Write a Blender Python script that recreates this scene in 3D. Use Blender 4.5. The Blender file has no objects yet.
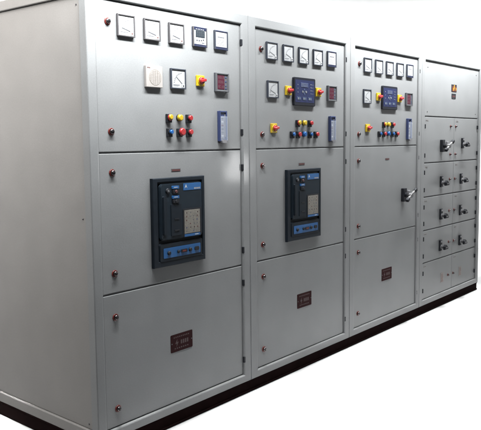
import bpy, bmesh, math, random
from mathutils import Vector, Matrix
random.seed(7)
S = bpy.context.scene
COL = S.collection

# ------------------------------------------------------------------ camera
cam_d = bpy.data.cameras.new('camera')
cam = bpy.data.objects.new('camera', cam_d); COL.objects.link(cam)
cam_d.sensor_fit = 'HORIZONTAL'; cam_d.sensor_width = 36.0
cam_d.lens = 676.3 * 36 / 481
cam_d.shift_x = (240.5 - 287.01) / 481
cam_d.shift_y = (200.8 - 215.0) / 481
cam_d.clip_start = 0.05; cam_d.clip_end = 200
CX, CY, CZ = -1.7469, -2.4269, 1.3516
r_ = Vector((0.61582, -0.78788, -0.00378)); d_ = Vector((-0.07597, -0.05460, -0.99561)); f_ = Vector((0.78421, 0.61341, -0.09348))
m = Matrix((r_, -d_, -f_)).transposed().to_4x4(); m.translation = (CX, CY, CZ)
cam.matrix_world = m
S.camera = cam

# ------------------------------------------------------------------ world, lamps, exposure
w = bpy.data.worlds.new('World'); S.world = w; w.use_nodes = True
w.node_tree.nodes['Background'].inputs[0].default_value = (0.80, 0.86, 0.92, 1)
w.node_tree.nodes['Background'].inputs[1].default_value = 0.10
S.view_settings.view_transform = 'Standard'; S.view_settings.look = 'None'
S.view_settings.exposure = 0; S.view_settings.gamma = 1

def area(name, loc, target, size, power, color=(1, 1, 1), spread=180):
    l = bpy.data.lights.new(name, 'AREA'); l.shape = 'RECTANGLE'; l.size = size[0]; l.size_y = size[1]
    l.energy = power; l.color = color; l.spread = math.radians(spread)
    o = bpy.data.objects.new(name, l); COL.objects.link(o); o.location = loc
    o.rotation_euler = (Vector(target) - Vector(loc)).to_track_quat('-Z', 'Y').to_euler()
    return o
# overhead fluorescent fittings with angled reflectors in front of the row, high up
area('ceiling_lamp_near', (0.12, -0.45, 2.50), (0.12, 0.0, 2.13), (1.4, 0.12), 80, (0.97, 0.99, 1.0), 118)
area('ceiling_lamp_far', (2.95, -0.48, 2.75), (2.95, 0.0, 2.44), (3.1, 0.12), 232, (0.97, 0.99, 1.0), 114)
area('ceiling_lamp_side', (-1.15, 0.75, 2.85), (0.0, 0.75, 1.9), (0.14, 1.6), 45, (1.0, 0.97, 0.94), 130)
# narrow fill lights added overhead to whiten the floor at right front and left
area('floor_fill', (2.20, -0.14, 3.3), (2.20, -0.14, 0), (4.5, 0.34), 15, (1, 1, 1), 9)
area('floor_fill_front', (1.75, -0.85, 3.3), (1.75, -0.85, 0), (2.4, 1.2), 26, (1, 1, 1), 9)
area('floor_fill_right', (3.25, -0.56, 3.3), (3.25, -0.56, 0), (2.7, 0.75), 16, (1, 1, 1), 9)
area('floor_fill_left', (-0.12, 0.85, 3.3), (-0.12, 0.85, 0), (0.2, 0.5), 2, (1, 1, 1), 9)
# small light added on the mirror line: glint by the first breaker door's hinges
area('glint_light', (3.58, -2.40, 1.05), (0.93, 0, 1.2), (0.16, 0.26), 11, (1, 1, 1))
# hidden fill lights added behind the row to turn the background wall white
area('backdrop_fill', (3.0, 1.45, 0.5), (3.0, 2.4, 2.0), (3.6, 0.4), 500, (1, 1, 1))
area('backdrop_fill_far', (4.35, 0.75, 1.0), (6.5, 1.6, 1.5), (1.2, 0.5), 170, (1, 1, 1))

# ------------------------------------------------------------------ materials
def mat(name, col, rough=0.5, metal=0.0, noise=0.0, nscale=30, bump=0.0, bscale=400, spec=0.5, alpha=1.0, trans=0.0, emit=None):
    mt = bpy.data.materials.new(name); mt.use_nodes = True
    nt = mt.node_tree; b = nt.nodes['Principled BSDF']
    b.inputs['Base Color'].default_value = (*col, 1); b.inputs['Roughness'].default_value = rough
    b.inputs['Metallic'].default_value = metal; b.inputs['Specular IOR Level'].default_value = spec
    b.inputs['Transmission Weight'].default_value = trans; b.inputs['Alpha'].default_value = alpha
    tc = nt.nodes.new('ShaderNodeTexCoord')
    if noise:
        n = nt.nodes.new('ShaderNodeTexNoise'); n.inputs['Scale'].default_value = nscale; n.inputs['Detail'].default_value = 6
        mr = nt.nodes.new('ShaderNodeMapRange'); mr.inputs['From Min'].default_value = 0.3; mr.inputs['From Max'].default_value = 0.7
        mr.inputs['To Min'].default_value = 1 - noise; mr.inputs['To Max'].default_value = 1 + noise
        hs = nt.nodes.new('ShaderNodeHueSaturation'); hs.inputs['Color'].default_value = (*col, 1)
        nt.links.new(tc.outputs['Object'], n.inputs['Vector']); nt.links.new(n.outputs['Fac'], mr.inputs['Value'])
        nt.links.new(mr.outputs['Result'], hs.inputs['Value']); nt.links.new(hs.outputs['Color'], b.inputs['Base Color'])
        mr2 = nt.nodes.new('ShaderNodeMapRange'); mr2.inputs['To Min'].default_value = rough * 0.85; mr2.inputs['To Max'].default_value = min(1, rough * 1.15)
        nt.links.new(n.outputs['Fac'], mr2.inputs['Value']); nt.links.new(mr2.outputs['Result'], b.inputs['Roughness'])
    if bump:
        n2 = nt.nodes.new('ShaderNodeTexNoise'); n2.inputs['Scale'].default_value = bscale; n2.inputs['Detail'].default_value = 3
        bp = nt.nodes.new('ShaderNodeBump'); bp.inputs['Strength'].default_value = bump; bp.inputs['Distance'].default_value = 0.001
        nt.links.new(tc.outputs['Object'], n2.inputs['Vector']); nt.links.new(n2.outputs['Fac'], bp.inputs['Height'])
        nt.links.new(bp.outputs['Normal'], b.inputs['Normal'])
    return mt

def paint_mat(name, col, rough, streak=0.04):
    """powder coat: orange peel bump, faint large clouds, sparse dirt specks and scuffs"""
    mt = mat(name, col, rough, spec=0.18, noise=0.045, nscale=5, bump=0.25, bscale=300)
    nt = mt.node_tree; b = nt.nodes['Principled BSDF']
    b.inputs['Coat Weight'].default_value = 0.13; b.inputs['Coat Roughness'].default_value = 0.12
    wv = nt.nodes.new('ShaderNodeTexNoise'); wv.inputs['Scale'].default_value = 2.6; wv.inputs['Detail'].default_value = 1.5   # slight sheet-metal waviness
    wb = nt.nodes.new('ShaderNodeBump'); wb.inputs['Strength'].default_value = 1.0; wb.inputs['Distance'].default_value = 0.004
    fine = [n for n in nt.nodes if n.type == 'BUMP' and n != wb][0]
    tcw = [n for n in nt.nodes if n.type == 'TEX_COORD'][0]
    nt.links.new(tcw.outputs['Object'], wv.inputs['Vector']); nt.links.new(wv.outputs['Fac'], wb.inputs['Height'])
    nt.links.new(wb.outputs['Normal'], fine.inputs['Normal']); nt.links.new(wb.outputs['Normal'], b.inputs['Coat Normal'])
    hs = [n for n in nt.nodes if n.type == 'HUE_SAT'][0]
    tc = [n for n in nt.nodes if n.type == 'TEX_COORD'][0]
    v = nt.nodes.new('ShaderNodeTexVoronoi'); v.inputs['Scale'].default_value = 14; v.inputs['Randomness'].default_value = 1
    r = nt.nodes.new('ShaderNodeMapRange'); r.inputs['From Min'].default_value = 0.02; r.inputs['From Max'].default_value = 0.05
    r.inputs['To Min'].default_value = 0.28; r.inputs['To Max'].default_value = 0.0
    n = nt.nodes.new('ShaderNodeTexNoise'); n.inputs['Scale'].default_value = 3.2
    g = nt.nodes.new('ShaderNodeMapRange'); g.inputs['From Min'].default_value = 0.55; g.inputs['From Max'].default_value = 0.62
    mu = nt.nodes.new('ShaderNodeMath'); mu.operation = 'MULTIPLY'
    mx = nt.nodes.new('ShaderNodeMixRGB'); mx.inputs['Color2'].default_value = (0.10, 0.09, 0.08, 1)
    nt.links.new(tc.outputs['Object'], v.inputs['Vector']); nt.links.new(v.outputs['Distance'], r.inputs['Value'])
    nt.links.new(tc.outputs['Object'], n.inputs['Vector']); nt.links.new(n.outputs['Fac'], g.inputs['Value'])
    nt.links.new(r.outputs['Result'], mu.inputs[0]); nt.links.new(g.outputs['Result'], mu.inputs[1])
    nt.links.new(mu.outputs[0], mx.inputs['Fac']); nt.links.new(hs.outputs['Color'], mx.inputs['Color1'])
    # fine powder-coat mottle and faint clouding
    fn = nt.nodes.new('ShaderNodeTexNoise'); fn.inputs['Scale'].default_value = 170; fn.inputs['Detail'].default_value = 2
    fr = nt.nodes.new('ShaderNodeMapRange'); fr.inputs['From Min'].default_value = 0.3; fr.inputs['From Max'].default_value = 0.7
    fr.inputs['To Min'].default_value = 0.95; fr.inputs['To Max'].default_value = 1.05
    mp = nt.nodes.new('ShaderNodeMapping'); mp.inputs['Scale'].default_value = (2, 2, 1.5)
    rn = nt.nodes.new('ShaderNodeTexNoise'); rn.inputs['Scale'].default_value = 2.0; rn.inputs['Detail'].default_value = 5
    rr = nt.nodes.new('ShaderNodeMapRange'); rr.inputs['From Min'].default_value = 0.35; rr.inputs['From Max'].default_value = 0.65
    rr.inputs['To Min'].default_value = 0.99; rr.inputs['To Max'].default_value = 1.01
    mm = nt.nodes.new('ShaderNodeMath'); mm.operation = 'MULTIPLY'
    hv = nt.nodes.new('ShaderNodeHueSaturation')
    nt.links.new(tc.outputs['Object'], fn.inputs['Vector']); nt.links.new(fn.outputs['Fac'], fr.inputs['Value'])
    nt.links.new(tc.outputs['Object'], mp.inputs['Vector']); nt.links.new(mp.outputs['Vector'], rn.inputs['Vector']); nt.links.new(rn.outputs['Fac'], rr.inputs['Value'])
    nt.links.new(fr.outputs['Result'], mm.inputs[0]); nt.links.new(rr.outputs['Result'], mm.inputs[1])
    nt.links.new(mm.outputs[0], hv.inputs['Value']); nt.links.new(mx.outputs['Color'], hv.inputs['Color'])
    nt.links.new(hv.outputs['Color'], b.inputs['Base Color'])
    return mt

M = dict(
    paint=paint_mat('grey_paint', (0.160, 0.164, 0.165), 0.42),
    side=paint_mat('side_paint_warm_lit', (0.176, 0.169, 0.161), 0.48),  # same grey paint; warm tint of the side light put into the colour
    gap=mat('door_gap_shade', (0.15, 0.15, 0.155), 0.9, spec=0.1),  # shade tone of the open door gaps, put into a colour
    plinth=mat('plinth_black', (0.006, 0.0025, 0.0025), 1.0, noise=0.3, nscale=20, spec=0.03),
    black=mat('black_plastic', (0.010, 0.011, 0.014), 0.55, bump=0.1, spec=0.22),
    navyblack=mat('breaker_body', (0.005, 0.0085, 0.013), 0.6, bump=0.15, spec=0.2, noise=0.15, nscale=40),
    navy2=mat('breaker_cover', (0.007, 0.0125, 0.0185), 0.6, bump=0.15, spec=0.2, noise=0.12, nscale=40),
    blue=mat('blue_label', (0.004, 0.062, 0.185), 0.5),
    white=mat('white_print', (0.32, 0.33, 0.34), 0.5),
    dial=mat('dial_card', (0.26, 0.265, 0.268), 0.35),
    cream=mat('cream_plate', (0.225, 0.21, 0.198), 0.5, noise=0.04, nscale=60),
    tick=mat('dial_print', (0.045, 0.048, 0.058), 0.5),
    bezel=mat('grey_bezel', (0.045, 0.043, 0.045), 0.4),
    dbezel=mat('dark_bezel', (0.026, 0.030, 0.040), 0.35),
    navy=mat('navy_bezel', (0.009, 0.012, 0.030), 0.4),
    lcd=mat('lcd_glass', (0.02, 0.025, 0.03), 0.2),
    ctrl=mat('controller_face', (0.010, 0.0145, 0.050), 0.4, noise=0.06, nscale=50),
    ctrlprint=mat('controller_print', (0.11, 0.12, 0.13), 0.5),
    ctrlbtn=mat('controller_key', (0.03, 0.045, 0.09), 0.4),
    yellow=mat('yellow_plastic', (0.34, 0.235, 0.010), 0.35),
    red=mat('red_plastic', (0.24, 0.014, 0.016), 0.3),
    redring=mat('red_ring', (0.10, 0.015, 0.012), 0.4),
    bluebtn=mat('blue_plastic', (0.006, 0.06, 0.20), 0.3),
    maroon=mat('display_red', (0.055, 0.012, 0.022), 0.25),
    digit=mat('display_digit', (0.10, 0.055, 0.062), 0.3),
    chrome=mat('chrome', (0.15, 0.13, 0.13), 0.25, metal=1.0),
    steel=mat('lever_steel', (0.07, 0.07, 0.072), 0.5, metal=0.0),
    leversteel=mat('lever_light', (0.10, 0.10, 0.10), 0.45),
    greyp=mat('grey_plastic', (0.065, 0.067, 0.072), 0.45),
    relay=mat('relay_body', (0.022, 0.032, 0.085), 0.4),
    relaygrey=mat('relay_grey', (0.12, 0.12, 0.128), 0.3),
    cover=mat('clear_cover', (0.45, 0.5, 0.6), 0.12, alpha=0.16, spec=0.6),
    cbezel=mat('controller_bezel', (0.0085, 0.0095, 0.014), 0.45, spec=0.3),
    creamprint=mat('cream_print', (0.12, 0.105, 0.085), 0.6),
    plate=mat('plate_maroon', (0.020, 0.0055, 0.006), 0.7, noise=0.2, nscale=80, spec=0.08),
    plateprint=mat('plate_print', (0.031, 0.012, 0.012), 0.5),
    tagred=mat('tag_red', (0.06, 0.016, 0.015), 0.5),
    sign=mat('sign_red', (0.055, 0.010, 0.006), 0.45),
    gold=mat('sign_yellow', (0.26, 0.125, 0.006), 0.4),
    window=mat('trip_window', (0.120, 0.112, 0.096), 0.4, noise=0.25, nscale=120),
    sticker=mat('sticker_paper', (0.17, 0.16, 0.15), 0.6),
    wall=mat('white_wall', (0.80, 0.80, 0.80), 0.9, noise=0.01, nscale=2, spec=0.1),
    floor=mat('pale_floor', (0.36, 0.36, 0.36), 0.8, noise=0.01, nscale=3, spec=0.2),
)

# ------------------------------------------------------------------ mesh helpers
class MB:
    def __init__(s): s.bm = bmesh.new(); s.mats = []
    def mi(s, k):
        if k not in s.mats: s.mats.append(k)
        return s.mats.index(k)
    def _merge(s, b, k, smooth=False):
        i = s.mi(k)
        for f in b.faces: f.material_index = i; f.smooth = smooth
        me = bpy.data.meshes.new('t'); b.to_mesh(me); b.free(); s.bm.from_mesh(me); bpy.data.meshes.remove(me)
        return s
    def box(s, x0, x1, y0, y1, z0, z1, k, bev=0.0, seg=2, rot=None):
        b = bmesh.new(); bmesh.ops.create_cube(b, size=1)
        for v in b.verts: v.co = Vector(((x0+x1)/2 + v.co.x*(x1-x0), (y0+y1)/2 + v.co.y*(y1-y0), (z0+z1)/2 + v.co.z*(z1-z0)))
        if bev: bmesh.ops.bevel(b, geom=b.edges[:], offset=bev, segments=seg, profile=0.5, affect='EDGES')
        if rot:
            c = Vector(rot[0]); R_ = Matrix.Rotation(rot[1], 3, 'Y')
            for v in b.verts: v.co = R_ @ (v.co - c) + c
        return s._merge(b, k)
    def cyl(s, x, z, y0, y1, r0, r1, k, n=24, bev=0.0):
        """axis along y; radius r0 at y0 (back), r1 at y1 (front)"""
        b = bmesh.new()
        prof = [(y0, r0), (y1, r1)] if not bev else [(y0, r0), (y1 + bev, r1), (y1 + bev*0.3, r1 - bev*0.3), (y1, r1 - bev)]
        rings = [[b.verts.new((x + r*math.cos(2*math.pi*i/n), y, z + r*math.sin(2*math.pi*i/n))) for i in range(n)] for y, r in prof]
        for a, c in zip(rings, rings[1:]):
            for i in range(n): b.faces.new((a[i], a[(i+1) % n], c[(i+1) % n], c[i]))
        b.faces.new(rings[-1]); b.faces.new(rings[0][::-1])
        bmesh.ops.recalc_face_normals(b, faces=b.faces)
        i0 = s.mi(k)
        for f in b.faces: f.material_index = i0; f.smooth = len(f.verts) == 4
        me = bpy.data.meshes.new('t'); b.to_mesh(me); b.free(); s.bm.from_mesh(me); bpy.data.meshes.remove(me)
        return s
    def poly(s, pts, y0, y1, k, bev=0.0):
        """outline in x,z extruded from y0 (back) to y1 (front)"""
        b = bmesh.new(); f = b.faces.new([b.verts.new((x, y1, z)) for x, z in pts])
        r = bmesh.ops.extrude_face_region(b, geom=[f])
        for v in r['geom']:
            if isinstance(v, bmesh.types.BMVert): v.co.y = y0
        bmesh.ops.recalc_face_normals(b, faces=b.faces)
        if bev: bmesh.ops.bevel(b, geom=[e for e in b.edges if all(abs(v.co.y-y1) < 1e-6 for v in e.verts)], offset=bev, segments=2, affect='EDGES')
        return s._merge(b, k)
    def rrect(s, x0, x1, z0, z1, y0, y1, r, k, bev=0.0):
        pts = []
        for cx, cz, a in ((x1-r, z1-r, 0), (x0+r, z1-r, 90), (x0+r, z0+r, 180), (x1-r, z0+r, 270)):
            for i in range(5):
                t = math.radians(a + i*22.5); pts.append((cx + r*math.cos(t), cz + r*math.sin(t)))
        return s.poly(pts, y0, y1, k, bev)
    def ring(s, o, i, y0, y1, k, bi=0.005, bo=0.003):
        """picture-frame: outer (x0,x1,z0,z1), inner (x0,x1,z0,z1), front y0, back y1, rounded front edges"""
        b = bmesh.new()
        def lp(r, y): return [b.verts.new((x, y, z)) for x, z in ((r[0], r[2]), (r[1], r[2]), (r[1], r[3]), (r[0], r[3]))]
        def sh(r, d): return (r[0]+d, r[1]-d, r[2]+d, r[3]-d)
        N = 5; loops = [lp(o, y1)]
        for j in range(N+1):
            t = math.pi/2*j/N; loops.append(lp(sh(o, bo*(1-math.cos(t))), y0 + bo*(1-math.sin(t))))
        for j in range(N+1):
            t = math.pi/2*j/N; loops.append(lp(sh(i, -bi*(1-math.sin(t))), y0 + bi*(1-math.cos(t))))
        loops.append(lp(i, y1))
        for a, c in zip(loops, loops[1:] + [loops[0]]):
            for q in range(4): b.faces.new((a[q], a[(q+1) % 4], c[(q+1) % 4], c[q]))
        bmesh.ops.recalc_face_normals(b, faces=b.faces)
        return s._merge(b, k)
    def build(s, name, parent=None, loc=(0, 0, 0)):
        me = bpy.data.meshes.new(name); s.bm.to_mesh(me); s.bm.free()
        for k in s.mats: me.materials.append(M[k])
        o = bpy.data.objects.new(name, me); COL.objects.link(o); o.parent = parent; o.location = loc
        return o

def copy_part(src, parent, loc):
    c = src.copy(); COL.objects.link(c); c.parent = parent; c.location = loc
    for ch in src.children:
        d = ch.copy(); COL.objects.link(d); d.parent = c
    return c

# ------------------------------------------------------------------ the setting
ZF = -0.0705
fl = MB(); fl.box(-6, 12, -6, 4.0, ZF - 0.05, ZF, 'floor'); fo = fl.build('floor'); fo['kind'] = 'structure'
bd = MB(); b = bmesh.new()
plan = [(-3.0, 2.4), (5.0, 2.4)] + [(5.0 + 1.5*math.sin(t*math.pi/24), 0.9 + 1.5*math.cos(t*math.pi/24)) for t in range(1, 13)] + [(6.5, -1.6)]
cols = [[b.verts.new((x + q*ox, y + q*oy, z)) for (q, z) in ((0, ZF + 0.002), (0, 5.0), (0.05, 5.0), (0.05, ZF + 0.002))] for (x, y), (ox, oy) in zip(plan, [(0, 1), (0, 1)] + [(1, 1)]*12 + [(1, 0)])]
for a_, c_ in zip(cols, cols[1:]):
    for q in range(3): b.faces.new((a_[q], a_[q+1], c_[q+1], c_[q]))
bmesh.ops.recalc_face_normals(b, faces=b.faces)
bd._merge(b, 'wall', True); bo_ = bd.build('backdrop'); bo_['kind'] = 'structure'

# ------------------------------------------------------------------ parts
INSET = 0.012          # doors sit this far behind the frame face
H = 2.0; D = 1.0; ZB = 0.07
J = [0.0, 1.027, 2.034, 3.053, 4.240]

def on_door(X, Z, y=INSET):
    """a point measured on the frame plane, moved back/forward to depth y along the sight line measured in the photo survey"""
    k = (y - CY) / (0 - CY)
    return CX + (X - CX)*k, CZ + (Z - CZ)*k

def cabinet(i, label, op, doors, ):
    x0, x1 = J[i], J[i+1]; W = x1 - x0
    root = bpy.data.objects.new('electrical_cabinet', None); COL.objects.link(root)
    root.empty_display_size = 0.2; root.location = (x0, 0, -ZB)
    root['label'] = label; root['category'] = 'electrical cabinet'; root['group'] = 'grey switchgear cabinets bolted in one row'
    def at(X, y, Z): return (X - x0, y, Z + ZB)
    g = 0.0012
    f = MB(); f.ring((g, W-g, 0, H), (op[0], W-op[1], 0.043, 1.946), 0, 0.045, 'paint', bi=0.008, bo=0.005)
    f.build('frame', root, (0, 0, ZB))
    c = MB()
    lx = 0.018 if i == 0 else 0.002
    c.box(lx, W-0.002, 0.0455, D, 0.002, H-0.001, 'paint', 0.002)
    c.build('enclosure', root, (0, 0, ZB))
    gk = MB(); gk.box(op[0]-0.001, W-op[1]+0.001, 0.019, 0.0450, 0.042, 1.947, 'gap'); gk.build('gap_shade_sheet', root, (0, 0, ZB))  # added sheet behind the doors; its grey stands for shade in the gaps
    p = MB()
    p.box(0.0, W, 0.006, D-0.006, -ZB+0.001, -ZB+0.012, 'plinth', 0.002)
    p.box(0.0005, W-0.0005, 0.012, D-0.012, -ZB+0.012, -0.010, 'plinth')
    p.box(0.0, W, 0.006, D-0.006, -0.010, -0.0005, 'plinth', 0.002)
    p.build('plinth', root, (0, 0, ZB))
    out = []
    for (a, bb, z0, z1) in doors:
        d = MB(); d.box(a-x0, bb-x0, INSET, 0.0228, z0, z1, 'paint', 0.0035, 3)
        do = d.build('door', root, (0, 0, ZB)); out.append(do)
    return root, out

def lock_mb(R=0.0175):
    l = MB()
    l.cyl(0, 0, 0, -0.004, R, R*0.97, 'redring', 28, 0.0012)
    l.cyl(0, 0, -0.0035, -0.013, R*0.74, R*0.66, 'chrome', 28, 0.003)
    l.cyl(0, 0, -0.0125, -0.0145, R*0.42, R*0.38, 'black', 20)
    l.box(-R*0.3, R*0.3, -0.0165, -0.0140, -0.0016, 0.0016, 'chrome')
    return l
def hinge_mb(h=0.034):
    l = MB(); l.box(-0.006, 0.006, -0.012, 0, -h/2, h/2, 'black', 0.002)
    l.cyl(0, h*0.28, -0.0115, -0.013, 0.0025, 0.0022, 'black', 12); l.cyl(0, -h*0.28, -0.0115, -0.013, 0.0025, 0.0022, 'black', 12)
    return l
_proto = {}
def put(kind, maker, parent, X, Z, label=None, root=None, y=INSET, off=None):
    """kind: mesh cache key; maker builds part (with children) at origin"""
    if root is None: rx, rz = parent.location.x, 0
    loc = (X, y, Z)
    if kind in _proto:
        o = copy_part(_proto[kind], parent, loc)
    else:
        o = maker(parent); o.location = loc; _proto[kind] = o
    if label: o['label'] = label
    return o

def mk(name, mb): return lambda parent: mb().build(name, parent)

# --- meters -------------------------------------------------------
def frame4(mb, w, h, t, y0, y1, k, kt=None, kb=None, bev=0.001):
    mb.box(-w/2, -w/2+t, y1, y0, -h/2, h/2, k, bev); mb.box(w/2-t, w/2, y1, y0, -h/2, h/2, k, bev)
    mb.box(-w/2+t-0.001, w/2-t+0.001, y1+0.0004, y0, h/2-t, h/2-0.0003, kt or k, bev); mb.box(-w/2+t-0.001, w/2-t+0.001, y1+0.0004, y0, -h/2+0.0003, -h/2+t, kb or k, bev)

def make_meter(bz, scale_k='tick', needle=0.3, w=0.096):
    def f(parent):
        b = MB(); b.box(-w/2+0.001, w/2-0.001, -0.006, 0, -w/2+0.001, w/2-0.001, bz)
        frame4(b, w, w, 0.0058, -0.0055, -0.013, bz)
        o = b.build('panel_meter', parent)
        d = MB(); i = w/2 - 0.0058
        d.box(-i, i, -0.0085, -0.006, -i, i, 'dial')
        cx, cz, R_ = i*0.62, -i*0.55, i*1.28
        n = 9
        for q in range(n):      # scale ticks round the pivot in the lower right corner
            a = math.radians(95 + 80*q/(n-1)); L = 0.005 if q % 2 == 0 else 0.003
            x, z = cx + R_*math.cos(a), cz + R_*math.sin(a)
            d.box(x-0.0007, x+0.0007, -0.0089, -0.0085, z-L/2, z+L/2, scale_k, rot=((x, 0, z), math.pi/2-a))
        m_ = 14
        for q in range(m_):
            a = math.radians(95 + 80*(q+.5)/m_); x, z = cx + (R_-0.004)*math.cos(a), cz + (R_-0.004)*math.sin(a)
            d.box(x-0.0007, x+0.0007, -0.0088, -0.0085, z-0.0034, z+0.0034, scale_k, rot=((x, 0, z), -a))
        d.box(-i*0.75, i*0.2, -0.0088, -0.0085, -i*0.72, -i*0.66, scale_k); d.box(-i*0.75, i*0.0, -0.0088, -0.0085, -i*0.82, -i*0.79, scale_k)
        d.build('dial', o)
        nd = MB(); a = math.radians(170 - 75*needle); L = R_*0.92
        x, z = cx + L/2*math.cos(a), cz + L/2*math.sin(a)
        nd.box(x-0.0009, x+0.0009, -0.0102, -0.0096, z-L/2, z+L/2, 'tick', rot=((x, 0, z), math.pi/2-a)); nd.build('needle', o)
        cc = MB(); cc.box(i*0.50, i*0.98, -0.0112, -0.0085, -i*0.98, -i*0.55, 'dial', 0.0012); cc.cyl(i*0.74, -i*0.76, -0.0110, -0.0122, 0.0038, 0.0034, 'tagred' if bz == 'bezel' else 'black', 14)
        cc.build('corner_cap', o)
        return o
    return f

def make_digital(parent):           # navy meter with lcd above four keys
    w = 0.096
    b = MB(); b.box(-w/2+0.001, w/2-0.001, -0.006, 0, -w/2+0.001, w/2-0.001, 'navy'); frame4(b, w, w, 0.006, -0.0055, -0.013, 'bezel', 'navy', 'navy')
    b.box(-w/2+0.006, w/2-0.006, -0.0125, -0.0055, w/2-0.014, w/2-0.006, 'navy'); b.box(-w/2+0.006, w/2-0.006, -0.0125, -0.0055, -w/2+0.006, -w/2+0.012, 'navy')
    for q in range(5): b.box(-0.03+q*0.012, -0.024+q*0.012, -0.0129, -0.0125, 0.036, 0.0385, 'white')
    o = b.build('digital_meter', parent)
    d = MB(); d.box(-0.042, 0.042, -0.0105, -0.0055, -0.036, 0.034, 'dial', 0.0008); d.build('face_plate', o)
    l = MB(); l.box(-0.030, 0.032, -0.0118, -0.0100, -0.002, 0.033, 'lcd', 0.001)
    for r in range(2):
        for q in range(4):
            for s_ in range(2): l.box(-0.020+q*0.012, -0.013+q*0.012, -0.0121, -0.0118, 0.0185-r*0.012+s_*0.005, 0.0195-r*0.012+s_*0.005, 'greyp')
    l.build('display', o)
    k = MB(); k.box(-0.030, 0.032, -0.0108, -0.0104, -0.032, -0.008, 'dial')
    for x, z in ((-0.022, -0.017), (-0.007, -0.017), (0.008, -0.015), (0.022, -0.012)): k.box(x-0.004, x+0.004, -0.0125, -0.0100, z-0.003, z+0.003, 'tick', 0.0008)
    k.box(0.012, 0.028, -0.0112, -0.0104, -0.030, -0.026, 'tick'); k.build('keypad', o)
    return o
def make_textmeter(parent):         # navy top and bottom, white face with one line of print
    w = 0.096
    b = MB(); b.box(-w/2+0.001, w/2-0.001, -0.006, 0, -w/2+0.001, w/2-0.001, 'dbezel'); frame4(b, w, w, 0.0065, -0.0055, -0.013, 'dbezel', 'navy', 'navy')
    b.box(-w/2+0.006, w/2-0.006, -0.0125, -0.0055, -w/2+0.006, -w/2+0.013, 'navy')
    o = b.build('digital_meter', parent)
    d = MB(); d.box(-0.041, 0.041, -0.0105, -0.0055, -0.034, 0.040, 'dial', 0.0008)
    for q in range(8): d.box(-0.026+q*0.006, -0.0218+q*0.006, -0.0109, -0.0105, 0.012, 0.017, 'tick')
    for q in range(4): d.box(-0.030, 0.022+0.002*(q % 2), -0.0108, -0.0105, -0.002-q*0.008, -0.001-q*0.008, 'greyp')
    d.build('face_plate', o)
    return o
def make_dialplate(parent):         # cream square plate with a printed disc
    w = 0.098
    b = MB(); b.box(-w/2, w/2, -0.016, 0, -w/2, w/2, 'cream', 0.002); o = b.build('phase_relay', parent)
    d = MB()
    for R_, k in ((0.036, 'creamprint'), (0.034, 'cream')): d.cyl(0.004, -0.004, -0.0155, -0.0164 if R_ > .035 else -0.0167, R_, R_, k, 40)
    for q in range(-4, 5):
        L = math.sqrt(0.032**2 - (q*0.0068)**2)
        d.box(0.004-L, 0.004+L, -0.0170, -0.0166, -0.0045+q*0.0068, -0.0037+q*0.0068, 'creamprint')
        if q % 2 == 0: d.box(0.0036+q*0.0068, 0.0044+q*0.0068, -0.0173, -0.0169, -0.004-L, -0.004+L, 'creamprint')
    for q in range(3): d.box(-0.042+q*0.006, -0.038+q*0.006, -0.0165, -0.0160, 0.037, 0.0415, 'tagred')
    d.build('printed_disc', o)
    return o
def make_triple(parent):            # grey meter with a dark red three-row display
    w = 0.096
    b = MB(); b.box(-w/2+0.001, w/2-0.001, -0.007, 0, -w/2+0.001, w/2-0.001, 'dbezel'); frame4(b, w, w, 0.008, -0.0055, -0.018, 'greyp', bev=0.002)
    b.box(-0.041, 0.041, -0.013, -0.006, -0.041, 0.041, 'greyp'); o = b.build('digital_meter', parent)
    d = MB(); d.box(-0.034, 0.016, -0.0142, -0.0125, -0.036, 0.036, 'maroon', 0.001)
    for r in range(3):
        for q in range(4):
            x = -0.029+q*0.011; z = 0.018-r*0.023
            for sx, sz, ww, hh in ((0, 0.012, 0.007, 0.0012), (0, 0.006, 0.007, 0.0012), (0, 0, 0.007, 0.0012), (0, 0, 0.0012, 0.012), (0.006, 0, 0.0012, 0.012)):
                if random.random() < 0.8: d.box(x+sx, x+sx+ww, -0.0147+0.0001*random.random(), -0.0142, z+sz, z+sz+hh, 'digit')
    d.build('display', o)
    k = MB(); k.box(0.018, 0.034, -0.0134, -0.0129, -0.037, 0.031, 'greyp')
    for z in (0.025, 0.004, -0.017, -0.031): k.box(0.021, 0.031, -0.0148, -0.0125, z-0.0035, z+0.0035, 'relay', 0.001)
    k.build('keypad', o)
    return o
def make_relay(parent):             # tall narrow relay under a clear cover
    b = MB(); b.box(-0.028, 0.028, -0.014, 0, -0.078, 0.078, 'relay', 0.003)
    frame4(b, 0.056, 0.156, 0.008, -0.012, -0.020, 'relay', bev=0.0015)
    o = b.build('relay_module', parent)
    d = MB(); d.box(-0.019, 0.008, -0.0165, -0.0135, -0.064, 0.048, 'relaygrey', 0.001)
    for q in range(6): d.box(-0.014, 0.002, -0.0172, -0.0165, 0.036-q*0.018, 0.043-q*0.018, ['tick', 'white', 'tagred', 'tick', 'greyp', 'white'][q], 0.0005)
    d.box(0.011, 0.019, -0.0160, -0.0135, -0.055, 0.06, 'relaygrey'); d.build('terminal_strip', o)
    c = MB(); c.box(-0.025, 0.025, -0.027, -0.0203, -0.074, 0.050, 'cover', 0.004, 3); c.build('clear_cover', o)
    e = MB(); e.rrect(-0.018, 0.018, -0.088, -0.070, 0, -0.028, 0.006, 'relaygrey', 0.002); e.build('cable_spout', o)
    return o
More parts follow.
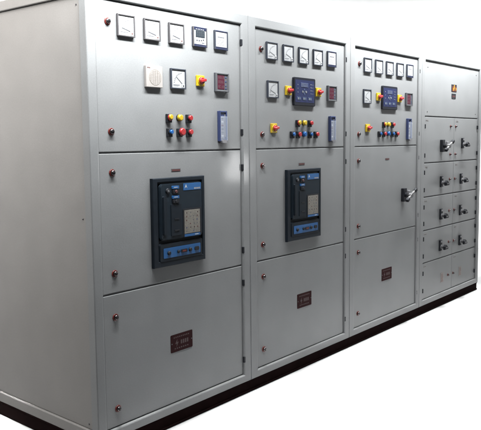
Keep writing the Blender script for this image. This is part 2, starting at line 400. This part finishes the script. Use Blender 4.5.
def make_controller(parent):        # generator controller
    w, h = 0.215, 0.165
    b = MB(); b.rrect(-w/2, w/2, -h/2, h/2, 0, -0.014, 0.008, 'cbezel', 0.003); o = b.build('generator_controller', parent)
    d = MB(); d.rrect(-w/2+0.012, w/2-0.016, -h/2+0.020, h/2-0.014, -0.0135, -0.0150, 0.004, 'ctrl'); d.build('face_plate', o)
    s = MB(); s.box(-0.046, 0.032, -0.0166, -0.0148, 0.026, 0.054, 'relay', 0.0015)
    for r in range(3):
        for q in range(5): s.box(-0.040+q*0.013, -0.031+q*0.013, -0.0171, -0.0166, 0.030+r*0.008, 0.033+r*0.008, 'ctrlprint')
    s.build('display', o)
    k = MB()
    k.rrect(-0.090, 0.086, -0.058, 0.062, -0.0149, -0.0152, 0.004, 'ctrl')
    for x in (-0.062, -0.007, 0.048):
        k.rrect(x-0.018, x+0.018, -0.050, -0.030, -0.0148, -0.0168, 0.004, 'ctrlbtn', 0.0006)
        k.box(x-0.013, x-0.002, -0.0174, -0.0167, -0.045, -0.035, 'ctrlprint'); k.box(x+0.003, x+0.013, -0.0174, -0.0167, -0.042, -0.038, 'ctrlprint')
    for x, z in ((-0.007, 0.012), (-0.007, -0.012), (-0.024, 0.0), (0.010, 0.0)): k.cyl(x, z, -0.0148, -0.0170, 0.007, 0.0065, 'ctrlprint' if z == 0 else 'ctrlbtn', 16)
    k.box(-0.009, -0.005, -0.0176, -0.0168, -0.004, 0.004, 'ctrlprint')
    for q in range(4): k.cyl(0.058, 0.045-q*0.018, -0.0148, -0.0165, 0.0032, 0.003, 'ctrlprint', 12); k.box(0.066, 0.082, -0.0156, -0.0150, 0.044-q*0.018, 0.046-q*0.018, 'ctrlprint')
    for q in range(3): k.cyl(-0.072, 0.04-q*0.022, -0.0148, -0.0165, 0.0032, 0.003, 'ctrlprint', 12)
    k.build('keypad', o)
    return o

# --- push buttons, lamps, selectors --------------------------------
def make_button(kind):
    def f(parent):
        b = MB()
        if kind == 'yellow_lamp':
            b.cyl(0, 0, 0, -0.007, 0.0165, 0.016, 'black', 24, 0.001); o = b.build('indicator_lamp', parent)
            c = MB(); c.cyl(0, 0, -0.006, -0.022, 0.0165, 0.0155, 'yellow', 10, 0.005); c.build('lens', o); return o
        if kind == 'blue_lamp':
            b.cyl(0, 0, 0, -0.007, 0.0165, 0.016, 'black', 24, 0.001); o = b.build('indicator_lamp', parent)
            c = MB(); c.cyl(0, 0, -0.006, -0.022, 0.0165, 0.0155, 'bluebtn', 10, 0.005); c.build('lens', o); return o
        b.box(-0.0165, 0.0165, -0.012, 0, -0.024, 0.017, 'black', 0.0025)
        b.cyl(0, 0, -0.010, -0.019, 0.0150, 0.0140, 'black', 24, 0.001)
        o = b.build('push_button', parent)
        c = MB()
        if kind == 'mushroom': c.cyl(0, 0, -0.015, -0.026, 0.010, 0.012, 'red', 20); c.cyl(0, 0, -0.025, -0.036, 0.0195, 0.018, 'red', 28, 0.005)
        elif kind == 'two_tone':
            c.cyl(0, 0, -0.016, -0.021, 0.0155, 0.015, 'red', 24, 0.001); c.cyl(0.000, 0.002, -0.0205, -0.028, 0.013, 0.012, 'yellow', 10, 0.003)
        else:
            r = {'red': 0.0135, 'blue': 0.011}[kind]; c.cyl(0, 0, -0.017, -0.028, r, r*0.93, 'red' if kind == 'red' else 'bluebtn', 24, 0.003)
        c.build('cap', o)
        return o
    return f
def make_selector(w=0.052):
    def f(parent):
        b = MB(); b.box(-w/2, w/2, -0.010, 0, -w/2, w/2, 'yellow', 0.003); b.cyl(0, 0, -0.009, -0.014, w*0.40, w*0.38, 'yellow', 28, 0.001)
        o = b.build('selector_switch', parent)
        k = MB(); k.cyl(0, 0, -0.013, -0.024, w*0.33, w*0.30, 'red', 26, 0.002); k.box(-w*0.36, w*0.36, -0.034, -0.020, -0.007, 0.007, 'red', 0.0035, 3, rot=((0, 0, 0), math.radians(-12)))
        k.build('knob', o); return o
    return f

# --- breaker ---------------------------------------------------------
def make_breaker(parent):
    w, h = 0.338, 0.424
    U = lambda u: -w/2 + u*w
    V = lambda v: h/2 - v*h
    b = MB(); b.ring((-w/2, w/2, -h/2, h/2), (-w/2+0.030, w/2-0.018, -h/2+0.028, h/2-0.020), -0.020, 0.0, 'navyblack', 0.004, 0.004)
    b.box(-w/2+0.01, w/2-0.01, -0.006, 0.0, -h/2+0.01, h/2-0.01, 'navyblack')
    o = b.build('circuit_breaker', parent)
    c = MB(); c.rrect(U(.115), U(.93), V(.70), V(.065), -0.005, -0.026, 0.016, 'navy2', 0.004)
    c.rrect(U(.30), U(.50), V(.66), V(.30), -0.025, -0.030, 0.004, 'navyblack', 0.0015)
    c.box(U(.36), U(.45), -0.0325, -0.0295, V(.475), V(.462), 'black'); c.box(U(.36), U(.45), -0.0325, -0.0295, V(.605), V(.592), 'black')
    c.build('cover', o)
    lb = MB(); lb.box(U(.55), U(.90), -0.0275, -0.0255, V(.155), V(.075), 'blue', 0.0006)
    lb.poly([(U(.575), V(.13)), (U(.60), V(.085)), (U(.625), V(.13)), (U(.60), V(.115))], -0.0274, -0.0281, 'white')
    for q in range(5): lb.box(U(.76+q*.026), U(.778+q*.026), -0.0281, -0.0274, V(.146), V(.128), 'cream')
    lb.build('brand_label', o)
    for v0 in (0.105, 0.215):
        t = MB(); t.rrect(U(.325), U(.455), V(v0+.022), V(v0-.012), -0.025, -0.033, 0.003, 'blue', 0.001); t.box(U(.355), U(.425), -0.0337, -0.0328, V(v0+.008), V(v0+.001), 'white')
        t.rrect(U(.335), U(.455), V(v0+.075), V(v0+.030), -0.025, -0.034, 0.005, 'black', 0.002)
        t.cyl((U(.395)), V(v0+.052), -0.033, -0.037, 0.008, 0.007, 'tagred' if v0 < .2 else 'black', 18, 0.001)
        t.build('push_button', o)
    r = MB(); r.cyl(U(.25), V(.145), -0.025, -0.033, 0.013, 0.012, 'black', 26, 0.002); r.cyl(U(.25), V(.145), -0.0325, -0.0345, 0.006, 0.006, 'greyp', 18); r.build('key_lock', o)
    hd = MB(); hd.rrect(U(.145), U(.215), V(.64), V(.20), -0.025, -0.036, 0.007, 'navyblack', 0.003); hd.build('charging_handle', o)
    t = MB(); t.rrect(U(.53), U(.90), V(.695), V(.365), -0.024, -0.0285, 0.004, 'black', 0.001); t.box(U(.555), U(.865), -0.0298, -0.0280, V(.655), V(.385), 'window', 0.0008)
    for rr in range(6):
        for q in range(4):
            if random.random() < .85:
                x = U(.60 + q*.07 + random.uniform(-.01, .01)); z = V(.415+rr*.043)
                t.cyl(x, z, -0.0295, -0.0304, 0.0036, 0.0034, random.choice(['tagred', 'greyp', 'relay', 'greyp', 'plateprint', 'greyp']), 12)
    t.box(U(.555), U(.865), -0.0299, -0.0280, V(.690), V(.662), 'blue'); t.box(U(.76), U(.83), -0.0303, -0.0297, V(.680), V(.671), 'white')
    t.build('trip_unit', o)
    lo = MB(); lo.rrect(U(.10), U(.935), V(.945), V(.735), -0.005, -0.022, 0.010, 'navyblack', 0.003); lo.build('lower_cover', o)
    st = MB(); st.rrect(U(.165), U(.885), V(.905), V(.79), -0.021, -0.0238, 0.004, 'blue', 0.0008)
    for u_, R_ in ((.26, .0105), (.44, .0085), (.67, .0105)): st.cyl(U(u_), V(.848), -0.023, -0.032, R_, R_*.85, 'black', 22, 0.002)
    st.rrect(U(.49), U(.61), V(.868), V(.830), -0.023, -0.0275, 0.003, 'black'); st.box(U(.515), U(.585), -0.0282, -0.0274, V(.858), V(.842), 'redring')
    st.rrect(U(.76), U(.85), V(.870), V(.825), -0.023, -0.028, 0.007, 'black', 0.001)
    st.build('terminal_strip', o)
    return o

def make_plate(parent):
    b = MB(); b.rrect(-0.073, 0.073, -0.044, 0.044, 0, -0.0022, 0.005, 'plate', 0.0006)
    for z0, n, s_ in ((0.026, 9, 0.012), (-0.030, 7, 0.014)):
        for q in range(n): b.box(-n*s_/2+q*s_, -n*s_/2+q*s_+s_*0.55, -0.0026, -0.0021, z0, z0+0.006, 'plateprint')
    b.poly([(-0.045, -0.004), (-0.030, 0.020), (-0.033, 0.004), (-0.022, 0.004), (-0.038, -0.022), (-0.034, -0.004)], -0.0021, -0.0027, 'plateprint')
    for q in range(4): b.box(-0.008+q*0.014, 0.001+q*0.014, -0.0026, -0.0021, -0.010, 0.010, 'plateprint'); 
    for x in (-0.066, 0.066): b.cyl(x, 0.0, -0.002, -0.0036, 0.003, 0.0025, 'steel', 12)
    return b.build('warning_plate', parent)

def make_big_handle(parent):
    b = MB(); b.box(-0.024, 0.024, -0.026, 0, -0.050, 0.050, 'black', 0.004); b.cyl(0, 0, -0.025, -0.050, 0.018, 0.016, 'black', 24, 0.002)
    o = b.build('rotary_handle', parent)
    a = math.radians(-29)
    l = MB(); l.box(-0.055, 0.060, -0.082, -0.066, -0.0085, 0.0085, 'leversteel', 0.003, 3, rot=((0, 0, 0), a))
    l.box(-0.014, 0.014, -0.084, -0.048, -0.014, 0.014, 'steel', 0.004, 3, rot=((0, 0, 0), a)); l.box(-0.016, 0.016, -0.060, -0.044, 0.006, 0.036, 'relaygrey', 0.004)
    l.box(-0.078, -0.046, -0.086, -0.062, -0.012, 0.012, 'black', 0.005, 3, rot=((0, 0, 0), a)); l.box(0.052, 0.086, -0.087, -0.061, -0.0125, 0.0125, 'black', 0.006, 3, rot=((0, 0, 0), a))
    l.build('lever', o); return o
def make_small_handle(parent):
    b = MB(); b.box(-0.019, 0.019, -0.016, 0, -0.044, 0.046, 'black', 0.004); b.box(-0.014, 0.014, -0.019, -0.015, 0.026, 0.040, 'relaygrey', 0.001)
    b.cyl(0, -0.010, -0.015, -0.044, 0.0135, 0.0125, 'steel', 24, 0.002); b.cyl(0, -0.010, -0.015, -0.022, 0.018, 0.017, 'relaygrey', 24, 0.001)
    o = b.build('rotary_handle', parent)
    l = MB(); l.poly([(-0.024, -0.002), (-0.006, 0.012), (0.014, 0.008), (0.040, -0.016), (0.040, -0.028), (-0.022, -0.030)], -0.042, -0.062, 'black', 0.004)
    l.box(-0.012, 0.022, -0.0632, -0.0615, -0.016, -0.011, 'relaygrey', 0.0005)
    l.build('lever', o); return o

locks = mk('lock', lambda: lock_mb(0.0165)); small_locks = mk('lock', lambda: lock_mb(0.0115)); hinges = mk('hinge', hinge_mb)

def L(root, X, Z, y=INSET):       # to the cabinet's own coordinates, on the door plane
    x, z = on_door(X, Z, y); return x - root.location.x, z + ZB

def add(root, kind, maker, pts, label=None, parent=None, depth=0.0):
    for X, Z in pts:
        x, z = L(root, X, Z, depth)
        if parent is not None and parent is not root: z -= ZB   # door origin is already raised
        put(kind, maker, parent or root, x, z, label)

# ------------------------------------------------------------------ cabinet 1
def three_doors(i, opl, opr):
    a, b_ = J[i]+opl+0.004, J[i+1]-opr-0.004
    return [(a, b_, 1.2898, 1.943), (a, b_, 0.6620, 1.2830), (a, b_, 0.047, 0.6545)]
c1, d1 = cabinet(0, 'leftmost grey cabinet with plain side panel and one red mushroom button on top door', (0.050, 0.055), three_doors(0, .050, .055))
# side frame and recessed side panel (left flank of the row)
s = MB(); s.box(0.0008, 0.018, 0.0456, D-0.001, 0, 0.050, 'side', 0.0045, 4); s.box(0.0008, 0.018, 0.0456, D-0.001, 1.952, H, 'side', 0.0045, 4)
s.box(0.0008, 0.018, D-0.046, D-0.0012, 0.048, 1.954, 'side', 0.003)
s.build('side_frame', c1, (0, 0, ZB))
s = MB(); s.box(0.0115, 0.0178, 0.0475, D-0.048, 0.052, 1.949, 'side', 0.001)
sp = s.build('side_panel', c1, (0, 0, ZB))
sc = MB()
for y, z in ((0.078, 1.915), (0.081, 0.073), (D-0.08, 1.915), (D-0.08, 0.073), (0.078, 1.0)):
    b = bmesh.new(); bmesh.ops.create_cone(b, cap_ends=True, segments=14, radius1=0.0045, radius2=0.0035, depth=0.003)
    for v in b.verts: v.co = Vector((0.0105 - v.co.z, y + v.co.x, z + v.co.y))
    bmesh.ops.recalc_face_normals(b, faces=b.faces); sc = MB(); sc._merge(b, 'bezel', True); sc.build('screw', sp)

for d, pl, ph in ((d1[0], [(.119, 1.852), (.123, 1.379)], [(.961, 1.849), (.961, 1.379)]), (d1[1], [(.122, 1.199), (.121, .749)], [(.961, 1.192), (.961, .745)]), (d1[2], [(.119, .551), (.119, .128)], [(.961, .565), (.961, .135)])):
    add(c1, 'lock', locks, pl, parent=d); add(c1, 'hinge', hinges, ph, parent=d, depth=INSET)
def at_y(y_children):  # depth of the part origin is always the door face
    return INSET
add(c1, 'meter_grey_a', make_meter('bezel', needle=0.06), [(.213, 1.844), (.362, 1.844), (.512, 1.844)])
add(c1, 'digital', make_digital, [(.667, 1.845)], 'meter with dark lcd above small keys')
add(c1, 'textmeter', make_textmeter, [(.818, 1.845)])
add(c1, 'dialplate', make_dialplate, [(.364, 1.632)])
add(c1, 'meter_dark_a', make_meter('dbezel', needle=0.4), [(.518, 1.632)])
add(c1, 'selector_s', make_selector(0.054), [(.664, 1.632)], depth=.004)
add(c1, 'triple', make_triple, [(.818, 1.633)])
add(c1, 'b_two', make_button('two_tone'), [(.455, 1.447)], 'yellow and red push button')
add(c1, 'b_ylamp', make_button('yellow_lamp'), [(.523, 1.447)])
add(c1, 'b_red', make_button('red'), [(.583, 1.447), (.584, 1.379)], 'red push button')
add(c1, 'b_blue', make_button('blue'), [(.457, 1.379)], 'blue push button')
add(c1, 'b_mush', make_button('mushroom'), [(.522, 1.379)], 'large red mushroom push button')
add(c1, 'relay', make_relay, [(.818, 1.410)])
add(c1, 'breaker', make_breaker, [(.504, .950)])
def make_tag(parent):
    b = MB(); b.box(-0.030, 0.030, -0.0012, 0, -0.007, 0.007, 'greyp', 0.0003); b.box(-0.026, 0.026, -0.0019, -0.0014, -0.005, 0.004, 'tagred'); return b.build('name_label', parent)
def make_pale(parent):
    b = MB(); b.box(-0.030, 0.030, -0.0012, 0, -0.009, 0.009, 'relaygrey', 0.0003); return b.build('name_label', parent)
add(c1, 'tag', make_tag, [(.499, 1.196)], parent=d1[1]); 
add(c1, 'plate', make_plate, [(.516, .344)], parent=d1[2])

# ------------------------------------------------------------------ cabinet 2
c2, d2 = cabinet(1, 'second grey cabinet from the left, with a black breaker below its blue controller', (0.060, 0.056), three_doors(1, .060, .056))
for d, pl, ph in ((d2[0], [(1.142, 1.835), (1.148, 1.368)], [(1.968, 1.846), (1.968, 1.372)]), (d2[1], [(1.148, 1.194), (1.148, .749)], [(1.968, 1.193), (1.968, .747)]), (d2[2], [(1.150, .565), (1.150, .143)], [(1.968, .570), (1.968, .145)])):
    add(c2, 'lock', locks, pl, parent=d); add(c2, 'hinge', hinges, ph, parent=d, depth=INSET)
add(c2, 'meter_dark_b', make_meter('dbezel', needle=0.15), [(1.229, 1.832), (1.378, 1.832), (1.527, 1.832), (1.673, 1.834), (1.236, 1.620)])
add(c2, 'textmeter', make_textmeter, [(1.822, 1.837)])
add(c2, 'controller', make_controller, [(1.532, 1.620)])
add(c2, 'selector_s', make_selector(), [(1.372, 1.620), (1.672, 1.625)], depth=.006)
add(c2, 'triple', make_triple, [(1.823, 1.625)])
add(c2, 'b_two', make_button('two_tone'), [(1.470, 1.436)], 'yellow and red push button')
add(c2, 'b_ylamp', make_button('yellow_lamp'), [(1.532, 1.437)])
add(c2, 'b_red', make_button('red'), [(1.590, 1.437), (1.472, 1.369), (1.652, 1.369)], 'red push button')
add(c2, 'b_blue', make_button('blue'), [(1.415, 1.369), (1.590, 1.369)], 'blue push button')
add(c2, 'b_blamp', make_button('blue_lamp'), [(1.532, 1.370)], 'blue indicator lamp')
add(c2, 'selector_s', make_selector(), [(1.238, 1.403)], depth=.006)
add(c2, 'relay', make_relay, [(1.823, 1.405)])
add(c2, 'breaker', make_breaker, [(1.521, .950)])
add(c2, 'tag', make_tag, [(1.515, 1.192)], parent=d2[1])
add(c2, 'plate', make_plate, [(1.540, .356)], parent=d2[2])

# ------------------------------------------------------------------ cabinet 3
c3, d3 = cabinet(2, 'third grey cabinet, with a blue controller and one rotary handle on its plain middle door', (0.060, 0.053), three_doors(2, .060, .053))
for d, pl, ph in ((d3[0], [(2.160, 1.839), (2.156, 1.371)], [(2.992, 1.848), (2.992, 1.375)]), (d3[1], [(2.155, 1.191), (2.157, .747)], [(2.992, 1.192), (2.992, .745)]), (d3[2], [(2.159, .565), (2.160, .139)], [(2.992, .555), (2.992, .135)])):
    add(c3, 'lock', locks, pl, parent=d); add(c3, 'hinge', hinges, ph, parent=d, depth=INSET)
add(c3, 'meter_dark_b', make_meter('dbezel', needle=0.15), [(2.258, 1.836), (2.407, 1.836), (2.557, 1.837), (2.709, 1.838), (2.252, 1.626)])
add(c3, 'textmeter', make_textmeter, [(2.860, 1.840)])
add(c3, 'controller', make_controller, [(2.556, 1.628)])
add(c3, 'selector_s', make_selector(), [(2.396, 1.630), (2.698, 1.630)], depth=.006)
add(c3, 'triple', make_triple, [(2.847, 1.630)])
add(c3, 'b_two', make_button('two_tone'), [(2.484, 1.440)], 'yellow and red push button')
add(c3, 'b_ylamp', make_button('yellow_lamp'), [(2.546, 1.441)])
add(c3, 'b_red', make_button('red'), [(2.604, 1.440), (2.482, 1.374), (2.664, 1.374)], 'red push button')
add(c3, 'b_blue', make_button('blue'), [(2.421, 1.374), (2.602, 1.374)], 'blue push button')
add(c3, 'b_blamp', make_button('blue_lamp'), [(2.546, 1.375)], 'blue indicator lamp')
add(c3, 'selector_s', make_selector(), [(2.255, 1.412)], depth=.006)
add(c3, 'relay', make_relay, [(2.850, 1.410)])
add(c3, 'big_handle', make_big_handle, [(2.782, .918)])
add(c3, 'tag', make_tag, [(2.546, 1.193)], parent=d3[1])
add(c3, 'plate', make_plate, [(2.553, .352)], parent=d3[2])

# ------------------------------------------------------------------ cabinet 4
xl, xm, xr = J[3]+0.064, 3.678, J[4]-0.058
rowz = [(1.148, 1.507), (0.876, 1.139), (0.608, 0.867), (0.345, 0.599), (0.047, 0.336)]
dl = [(xl, xr, 1.516, 1.943)]
for z0, z1 in rowz: dl += [(xl, xm-0.0012, z0, z1), (xm+0.0012, xr, z0, z1)]
c4, d4 = cabinet(3, 'rightmost grey cabinet, divided into ten small handled doors below a plain top panel', (0.060, 0.054), dl)
hz = [(1.433, 1.204), (1.069, .931), (.793, .662), (.538, .400), (.260, .119)]
lz = [(1.438, 1.204), (.994,), (.727,), (.458,), (.172,)]
hh = [(1.276, 1.294), (.981, .986), (.710, .712), (.448, .445)]
def make_dlabel(parent):
    b = MB(); b.box(-0.022, 0.022, -0.0013, 0, -0.006, 0.006, 'sticker', 0.0003)
    for q in range(5): b.box(-0.018+q*0.0075, -0.013+q*0.0075, -0.0016, -0.0012, -0.003, 0.003, 'tick')
    return b.build('name_label', parent)
def make_sticker(parent):
    b = MB(); b.box(-0.030, 0.030, -0.0012, 0, -0.042, 0.042, 'sticker', 0.0003)
    for q in range(6): b.box(-0.018, 0.010+0.004*(q % 3), -0.0016, -0.0011, 0.026-q*0.012, 0.030-q*0.012, 'redring')
    return b.build('sticker', parent)
for r in range(5):
    A, B = d4[1+2*r], d4[2+2*r]
    for z in hz[r]:
        add(c4, 'hinge', hinges, [(3.123, z)], parent=A); add(c4, 'hinge', hinges, [(4.166, z)], parent=B)
    for z in lz[r]:
        add(c4, 'small_lock', small_locks, [(3.606, z)], parent=A); add(c4, 'small_lock', small_locks, [(3.708, z)], parent=B)
    add(c4, 'dlabel', make_dlabel, [(3.170, rowz[r][1]-0.026)], parent=A); add(c4, 'dlabel', make_dlabel, [(3.74, rowz[r][1]-0.026)], parent=B)
    if r == 0:
        add(c4, 'big_handle', make_big_handle, [(3.432, 1.277)], parent=A); add(c4, 'small_handle', make_small_handle, [(3.845, 1.294)], parent=B)
    elif r < 4:
        add(c4, 'small_handle', make_small_handle, [(3.437, hh[r][0])], parent=A); add(c4, 'small_handle', make_small_handle, [(3.828, hh[r][1])], parent=B)
    else:
        add(c4, 'sticker', make_sticker, [(3.493, .169)], parent=A); add(c4, 'sticker', make_sticker, [(3.858, .166)], parent=B)
def make_sign(parent):
    b = MB(); b.box(-0.050, 0.050, -0.003, 0, -0.030, 0.030, 'black', 0.0006); b.box(-0.046, 0.040, -0.0034, -0.0028, -0.027, 0.016, 'sign')
    b.poly([(-0.022, -0.022), (-0.032, 0.002), (-0.012, 0.002), (-0.006, 0.027), (0.012, 0.027), (0.002, 0.008), (0.016, 0.008), (-0.010, -0.022)], -0.0033, -0.0042, 'gold')
    b.poly([(0.028, -0.018), (0.026, 0.004), (0.044, 0.004), (0.042, -0.018)], -0.0033, -0.0040, 'gold')
    return b.build('warning_sign', parent)
def make_nameplate(parent):
    b = MB(); b.box(-0.040, 0.040, -0.003, 0, -0.021, 0.021, 'black', 0.0006)
    for q in range(4): b.box(-0.030+q*0.015, -0.020+q*0.015, -0.0034, -0.0029, -0.008, 0.006, 'tagred')
    return b.build('name_plate', parent)
add(c4, 'sign', make_sign, [(3.660, 1.757)], parent=d4[0]); add(c4, 'nameplate', make_nameplate, [(3.655, 1.690)], parent=d4[0])
screws = mk('screw', lambda: MB().cyl(0, 0, 0, -0.003, 0.005, 0.004, 'bezel', 16, 0.001))
add(c4, 'screw', screws, [(3.171, 1.895), (3.171, 1.55), (4.125, 1.895), (4.125, 1.55)], parent=d4[0])
